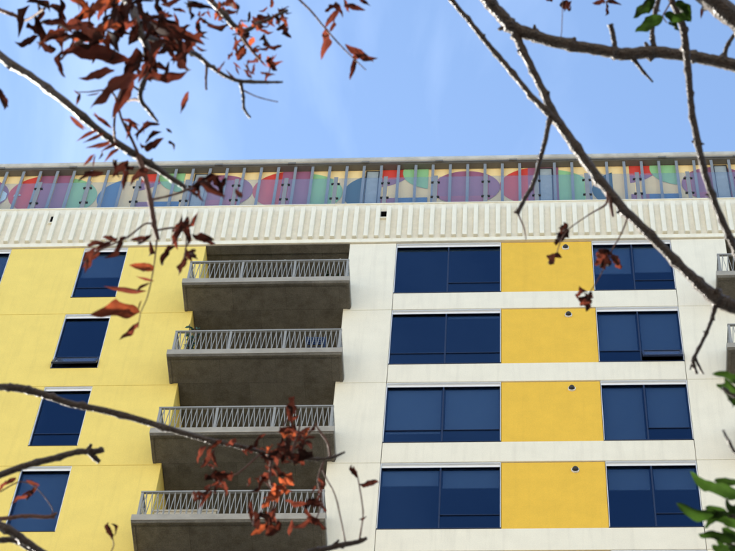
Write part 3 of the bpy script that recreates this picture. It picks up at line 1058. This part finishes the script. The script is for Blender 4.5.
tb(LT, [(243, 90, 1.5, 4.5), (258, 97, 1.2, 4.5), (278, 102, 1, 4.5)], tw, 26, 'twig')
tb(LT, [(207, 63, 3, 4.5), (206, 78, 2.5, 4.5), (206, 90, 2, 4.5)], tw, 27, 'twig')
B8 = tb(LT, [(-60, -110, 12, 5.0), (90, -70, 9, 4.8), (180, -25, 7, 4.7), (215, 5, 6, 4.6), (240, 30, 5.5, 4.6), (262, 22, 4, 4.6), (288, 10, 3, 4.6)], bk, 28)
B8b = tb(LT, [(235, 26, 4, 4.6), (250, 48, 3, 4.6), (262, 62, 2, 4.6)], tw, 29, 'twig')
B9 = tb(LT, [(200, -12, 5, 4.65), (270, -20, 3, 4.6), (305, 5, 2.2, 4.6), (325, 28, 1.8, 4.6), (345, 50, 1.5, 4.6), (366, 70, 1, 4.6)], tw, 30, 'twig', .06)
B10 = tb(LT, [(-240, 40, 8, 5.25), (-80, -20, 6, 4.8), (0, 10, 4.5, 4.6), (14, 15, 4, 4.6), (26, 20, 3, 4.6), (45, 8, 2.5, 4.5)], tw, 31)
B11 = tb(LT, [(150, 112, 3, 4.3), (138, 100, 3, 4.4), (118, 106, 2.6, 4.5), (114, 130, 2.6, 4.55), (116, 143, 3, 4.6)], tw, 32, 'twig')
B12 = tb(LT, [(140, 158, 3.5, 4.6), (132, 140, 3, 4.58), (122, 120, 2.5, 4.55), (112, 92, 2, 4.5), (88, 92, 1.2, 4.5), (76, 92, 1, 4.5)], tw, 33, 'twig')
B13 = tb(LT, [(150, 200, 2.2, 4.55), (168, 196, 2.2, 4.55), (186, 190, 2.4, 4.55), (205, 178, 2, 4.55)], tw, 34, 'twig')
B14 = tb(LT, [(154, 225, 2, 4.55), (145, 224, 1.8, 4.55), (126, 238, 2, 4.55), (100, 250, 2, 4.55), (84, 262, 1.5, 4.55)], tw, 35, 'twig')
B15 = tb(LT, [(158, 230, 2.2, 4.55), (176, 228, 2, 4.55), (186, 236, 1.5, 4.55), (184, 262, 1.2, 4.55)], tw, 36, 'twig')
B16 = tb(LT, [(-240, 70, 7, 5.3), (-60, 75, 4, 4.9), (-8, 85, 2.5, 4.7), (3, 100, 2, 4.7)], tw, 37, 'twig')

# leaf clusters
scatter(B7, [[(112, -14), (140, 20), (150, 55)]], 64, 14, 40, [RED, BRN, BRN, BRN], 1, 4.3, 92)
scatter(B7b, [[(128, 5), (100, 24), (75, 38), (58, 48)]], 30, 14, 36, [BRN, BRN, BRN, ORG], 2, 4.25, 42)
scatter(B7c, [[(142, 35), (170, 32), (200, 20)]], 26, 12, 30, [BRN, BRN, RED], 3, 4.4, 30)
scatter(B8, [[(200, 0), (215, 5), (240, 30), (262, 22), (288, 10)]], 46, 8, 18, [RED, CRM, BRN, ORG], 4, 4.6, 28)
scatter(B8b, [[(235, 26), (250, 48), (266, 66)]], 22, 8, 18, [RED, ORG, CRM], 5, 4.6, 26)
scatter(B7c, [[(200, 68), (240, 66), (280, 62)]], 14, 8, 18, [NAR, RED], 6, 4.5, 16)
leaves_at(B7, [(95, 25, 52, 32), (130, 60, 57, 56), (115, 70, 78, 78), (140, 75, 90, 109), (132, 78, 112, 118), (145, 80, 188, 71),
               (160, 45, 142, 75), (150, 20, 205, 45), (170, 60, 208, 32)], RED, 7, 4.25)
leaves_at(B10, [(30, 5, 18, 38), (35, 15, 38, 50), (28, 22, 44, 40), (60, -2, 57, 30), (50, 5, 66, 22), (0, 88, 4, 110), (26, 2, 50, 12), (-2, 95, 6, 106), (36, 2, 30, 30)], BRN, 8, 4.5)
leaves_at(B12, [(98, 130, 76, 142), (104, 133, 82, 143), (110, 140, 85, 148), (114, 139, 95, 149), (118, 143, 100, 152), (120, 148, 104, 163), (102, 150, 98, 160),
                (95, 154, 83, 166), (96, 155, 93, 168), (70, 116, 88, 130), (94, 112, 110, 124), (84, 130, 70, 117), (112, 128, 92, 114), (125, 122, 132, 140),
                (120, 118, 140, 126), (128, 118, 139, 132), (132, 120, 126, 140), (143, 122, 143, 135), (74, 90, 80, 95), (80, 93, 76, 106), (148, 120, 133, 136), (100, 92, 86, 95)],
          NAR, 9, 4.58)
leaves_at(B12, [(160, 124, 138, 142), (162, 132, 145, 144), (164, 138, 140, 142), (166, 128, 172, 134), (168, 142, 174, 151), (116, 160, 120, 178), (128, 160, 112, 178),
                (134, 166, 118, 170), (104, 172, 78, 182), (148, 168, 130, 186), (122, 164, 124, 190)], BRN, 10, 4.55)
leaves_at(B13, [(190, 190, 208, 176), (192, 186, 222, 176), (200, 182, 226, 196), (212, 176, 222, 196), (186, 190, 196, 198), (204, 180, 205, 202), (226, 178, 224, 200), (236, 188, 242, 198)], BRN, 11, 4.55)
leaves_at(B14, [(100, 250, 82, 268), (96, 248, 82, 262), (112, 242, 94, 250), (122, 238, 104, 258), (126, 236, 118, 252), (146, 238, 130, 240), (152, 234, 140, 244),
                (150, 240, 148, 256), (106, 244, 88, 246), (118, 238, 102, 238), (92, 250, 84, 274)], BRN + RED[:3], 12, 4.55)
leaves_at(B15, [(180, 228, 172, 246), (176, 224, 178, 250), (184, 222, 186, 248), (190, 222, 178, 244), (186, 230, 198, 212), (192, 234, 214, 240), (196, 236, 216, 244),
                (176, 246, 162, 266), (186, 246, 192, 262), (196, 250, 182, 264), (184, 256, 178, 276), (172, 232, 182, 214), (188, 216, 174, 236), (192, 250, 198, 260)], BRN + RED[:4], 13, 4.55)
leaves_at(S1, [(154, 268, 129, 265), (154, 281, 136, 276), (146, 291, 104, 286), (150, 283, 136, 292), (140, 312, 90, 315), (142, 300, 138, 312), (138, 322, 119, 340)], NAR[:3] + RED[:2] + ORG[:1], 14, 4.55)
leaves_at(B9, [(326, 28, 321, 60), (330, 32, 334, 18), (345, 44, 378, 58), (352, 58, 374, 62), (355, 56, 350, 80), (340, 8, 325, 28), (345, 5, 366, 10), (358, -4, 371, 6),
               (335, 2, 343, 18), (325, 12, 340, 4), (344, -2, 350, 12)], RED, 15, 4.6)
leaves_at(B4, [(26, 480, 40, 486), (38, 486, 26, 500), (28, 496, 10, 505), (6, 480, 0, 492), (16, 478, 2, 486), (30, 494, 20, 498)], RED, 16, 4.9)
leaves_at(B5, [(112, 540, 109, 522), (111, 524, 114, 536)], BRN, 17, 4.85)
tb(LT, [(80, 575, 3, 4.75), (100, 565, 1.6, 4.8), (113, 548, 1.2, 4.85), (112, 536, 1, 4.85)], tw, 38, 'twig', .05)
leaves_at(S6b, [(357, 478, 352, 464), (354, 466, 356, 478), (359, 484, 379, 482), (361, 518, 367, 516)], BRN, 18, 4.85)
tb(LT, [(0, 492, 1.4, 4.9), (20, 482, 1.3, 4.9), (36, 488, 1.1, 4.9), (52, 508, 1, 4.9), (50, 517, 1, 4.9)], tw, 39, 'twig', .05)
leaves_at(B2, [(206, 446, 198, 464), (212, 448, 200, 468), (216, 448, 218, 468), (208, 464, 214, 470), (222, 440, 206, 450), (236, 438, 226, 446), (240, 446, 248, 456)], RED + CRM[1:3], 19, 4.85)
scatter(B2, [[(246, 447), (262, 452), (300, 458)]], 24, 9, 20, [RED, CRM, ORG, BRN], 20, 4.85, 16, .08)
scatter(S2c, [[(296, 448), (300, 428), (294, 416)]], 15, 13, 24, [CRM, RED, ORG], 21, 4.85, 18, .08)
scatter(S2b, [[(270, 462), (270, 480), (276, 500), (262, 520)]], 26, 10, 22, [RED, CRM, ORG, BRN], 22, 4.85, 34, .08)
scatter(S2a, [[(240, 472), (222, 480), (206, 494)]], 12, 9, 19, [RED, CRM], 23, 4.85, 16, .08)
scatter(S6d, [[(320, 470), (320, 500)]], 7, 8, 16, [RED, CRM], 25, 4.85, 14, .08)
leaves_at(S6d, [(284, 500, 312, 504), (300, 504, 286, 500), (312, 500, 326, 512), (316, 486, 312, 494), (318, 502, 310, 508), (312, 518, 290, 524), (292, 520, 290, 536), (306, 518, 327, 530), (310, 520, 300, 528),
                (318, 478, 324, 488), (250, 500, 252, 524), (268, 512, 276, 524), (212, 490, 205, 502)], RED, 24, 4.85)

# ---------------- bare tree on the right
RT = thing('bare_tree', 'almost leafless tree with thick knotty grey brown branches before the white wall', 'tree', (CAM.x + 1.95, CAM.y + 3.2, 0))
bpy.context.view_layer.update()
bx, by = CAM.x + 1.95, CAM.y + 3.2
par_tube(RT, [(bx, by, -.05, .14), (bx, by, .3, .11), (bx + .03, by + .02, 1.6, .10), (bx - .03, by, 3.2, .09), (bx - .1, by - .03, 4.6, .075)],
         [(1080, 560, 60, 5.2), (1010, 330, 48, 5.1), (930, 130, 36, 5.0), (800, 20, 28, 4.9)], MT['bark'], 41, 'trunk')
R5 = tb(RT, [(800, 25, 30, 4.9), (770, 40, 26, 4.85), (735, 18, 23, 4.8), (705, -6, 20, 4.8), (640, -60, 15, 4.8)], bk, 42)
R3 = tb(RT, [(935, 150, 26, 5.0), (850, 105, 20, 5.0), (770, 78, 16, 5.0), (735, 65, 14, 5.0), (712, 60, 12.5, 5.0), (690, 56, 12, 5.0), (655, 52, 13, 5.0), (625, 54, 12.5, 5.0), (600, 50, 12, 5.0),
             (560, 43, 12, 5.0), (535, 36, 12.5, 5.0), (514, 28, 14, 5.0), (500, 14, 13, 5.0), (480, -8, 12, 5.0), (440, -50, 9, 5.0)], bk, 43, sub=7)
R2 = tb(RT, [(1030, 420, 34, 5.1), (900, 400, 26, 5.05), (800, 345, 18, 4.95), (750, 315, 14, 4.9), (730, 306, 14, 4.88), (715, 298, 15, 4.87), (690, 275, 10.5, 4.86), (655, 240, 10, 4.86), (620, 205, 10, 4.87), (585, 160, 10.5, 4.9),
             (556, 118, 10, 4.93), (540, 85, 8, 4.96), (525, 55, 8.5, 4.98), (515, 34, 9, 5.0)], bk, 44, sub=7)
R1 = tb(RT, [(562, 126, 6, 4.92), (545, 110, 7, 4.92), (528, 92, 6, 4.93), (505, 64, 6, 4.95), (488, 44, 5.5, 4.95), (470, 22, 5.5, 4.95), (452, 0, 5, 4.95), (430, -30, 4, 4.95)], bk, 45)
R4_ = tb(RT, [(748, 314, 8, 4.9), (742, 270, 7, 4.88), (732, 242, 7.5, 4.85), (722, 220, 7.5, 4.84), (708, 184, 7, 4.82), (699, 148, 7.5, 4.8), (692, 112, 7, 4.8), (689, 80, 7, 4.8), (686, 48, 8, 4.8), (682, 24, 7.5, 4.8),
              (672, 0, 7, 4.8), (655, -40, 5, 4.8)], bk, 46, sub=7)
R6 = tb(RT, [(550, 116, 5, 4.92), (546, 138, 5, 4.9), (540, 160, 4.5, 4.9), (534, 182, 4.5, 4.9), (524, 200, 4.5, 4.9), (517, 214, 5, 4.9)], bk, 47)
tb(RT, [(518, 214, 2, 4.9), (524, 228, 1.5, 4.9), (526, 240, 1, 4.9)], tw, 48, 'twig', .05)
tb(RT, [(521, 208, 2.5, 4.9), (514, 213, 2, 4.9)], tw, 49, 'twig', .05)
tb(RT, [(615, 50, 6, 5.0), (614, 40, 5, 5.0), (612, 30, 5.5, 5.0), (610, 24, 6, 5.0)], bk, 50, 'twig')
tb(RT, [(633, 58, 5, 5.0), (642, 70, 3.5, 5.0), (653, 82, 2, 5.0)], bk, 51, 'twig')
tb(RT, [(655, 50, 6, 5.0), (652, 30, 5, 5.0), (657, 5, 5, 5.0), (664, -20, 5, 5.0)], bk, 52, 'twig')
tb(RT, [(724, 60, 6, 5.0), (727, 46, 4.5, 5.0), (736, 32, 4, 5.0), (745, 15, 3, 5.0)], bk, 53, 'twig')
R8 = tb(RT, [(716, 302, 7, 4.87), (712, 318, 4.5, 4.87), (705, 336, 4, 4.87), (696, 354, 4, 4.87), (693, 362, 4.5, 4.87), (697, 374, 3, 4.87)], bk, 54)
tb(RT, [(695, 358, 3, 4.87), (702, 372, 2.5, 4.87), (704, 373, 1.2, 4.87)], bk, 55, 'twig')
tb(RT, [(693, 360, 2.5, 4.87), (690, 370, 1.6, 4.87)], bk, 56, 'twig')
R9 = tb(RT, [(607, 192, 3, 4.87), (606, 204, 2.4, 4.86), (590, 214, 1.3, 4.85), (570, 228, 1.2, 4.85), (562, 238, 1.2, 4.85), (557, 252, 1, 4.85)], tw, 57, 'twig', .05)
R10 = tb(RT, [(618, 202, 3, 4.87), (627, 216, 2, 4.86), (620, 236, 1.5, 4.85), (612, 250, 1.4, 4.85), (600, 276, 1.2, 4.85), (590, 292, 1, 4.85)], tw, 58, 'twig', .05)
tb(RT, [(610, 196, 4, 4.87), (611, 206, 4, 4.87), (613, 217, 2.5, 4.87)], tw, 59, 'twig', .05)
leaves_at(R9, [(568, 224, 560, 232), (564, 226, 556, 246), (562, 234, 568, 224), (558, 252, 550, 265), (556, 256, 549, 264)], CRM, 60, 4.85)
leaves_at(R10, [(612, 252, 596, 256), (606, 256, 594, 264), (612, 254, 618, 266), (610, 250, 600, 268), (614, 258, 622, 268), (602, 252, 610, 266), (588, 292, 578, 300), (588, 294, 586, 312), (590, 300, 580, 306), (592, 292, 586, 302)], CRM, 61, 4.85)
leaves_at(R3, [(552, 2, 548, -6), (566, 2, 570, 9), (560, 4, 568, 2)], CRM, 62, 5.0)
leaves_at(R3, [(606, 2, 592, 3), (606, 2, 622, 5), (606, 2, 605, 16), (604, 4, 600, -6)], BRN, 63, 5.0)
tb(RT, [(560, 42, .9, 5.0), (562, 25, .8, 5.0), (563, -30, .8, 5.0)], tw, 64, 'twig', .05)
tb(RT, [(480, -8, 3, 5.0), (560, -30, 2, 5.0), (606, -8, 2, 5.0), (606, 4, 1.5, 5.0)], tw, 65, 'twig', .05)
leaves_at(R4_, [(655, -2, 633, 18), (663, 16, 635, 32), (664, 14, 692, 20), (677, 0, 691, 22), (668, 22, 679, 31)], GRN[3:], 66, 4.75, .02)
tb(RT, [(672, 0, 2, 4.8), (666, 10, 1.6, 4.76), (663, 16, 1.2, 4.75), (667, 23, 1, 4.75)], tw, 67, 'twig', .05)
leaves_at(R5, [(703, 3, 701, 19)], NAR, 68, 4.8)

# ---------------- evergreen at the lower right
GT = thing('evergreen_tree', 'evergreen with long glossy green leaves reaching in front of the white wall', 'tree', (CAM.x + 1.75, CAM.y + 2.4, 0))
bpy.context.view_layer.update()
bx, by = CAM.x + 1.75, CAM.y + 2.4
par_tube(GT, [(bx, by, -.05, .07), (bx, by, .3, .05), (bx + .02, by, 1.5, .045), (bx - .02, by, 3.0, .035)],
         [(1150, 800, 40, 4.1), (1060, 620, 30, 4.0), (960, 440, 20, 4.0), (900, 250, 10, 4.0)], MT['bark'], 71, 'trunk')
G1 = tb(GT, [(1055, 610, 18, 4.0), (900, 560, 12, 3.95), (800, 530, 9, 3.9), (750, 520, 7, 3.9), (728, 515, 5, 3.9)], bk, 72)
G2 = tb(GT, [(1000, 505, 14, 4.0), (860, 450, 9, 3.95), (770, 410, 7, 3.9), (735, 396, 5, 3.9), (722, 388, 4, 3.9)], bk, 73)
G3 = tb(GT, [(800, 425, 5, 3.92), (760, 470, 4, 3.9), (738, 456, 4, 3.9), (728, 440, 3, 3.9), (723, 430, 2, 3.9)], bk, 74)
G4 = tb(GT, [(800, 530, 6, 3.9), (770, 545, 5, 3.9), (740, 548, 4, 3.9), (722, 540, 3, 3.9)], bk, 75)
leaves_at(G1, [(744, 494, 690, 471), (738, 482, 714, 481), (736, 512, 676, 503), (745, 528, 705, 507), (742, 500, 724, 512), (750, 520, 726, 498)], GRN[:3], 76, 3.9)
leaves_at(G4, [(722, 512, 704, 528), (738, 540, 698, 534), (745, 552, 716, 540), (748, 548, 722, 528), (742, 560, 728, 545), (730, 560, 712, 545)], GRN[:4], 77, 3.88)
leaves_at(G2, [(742, 384, 712, 374), (738, 392, 716, 384), (745, 402, 726, 394), (730, 388, 732, 408), (742, 410, 728, 398), (750, 395, 724, 378)], GRN, 78, 3.9)
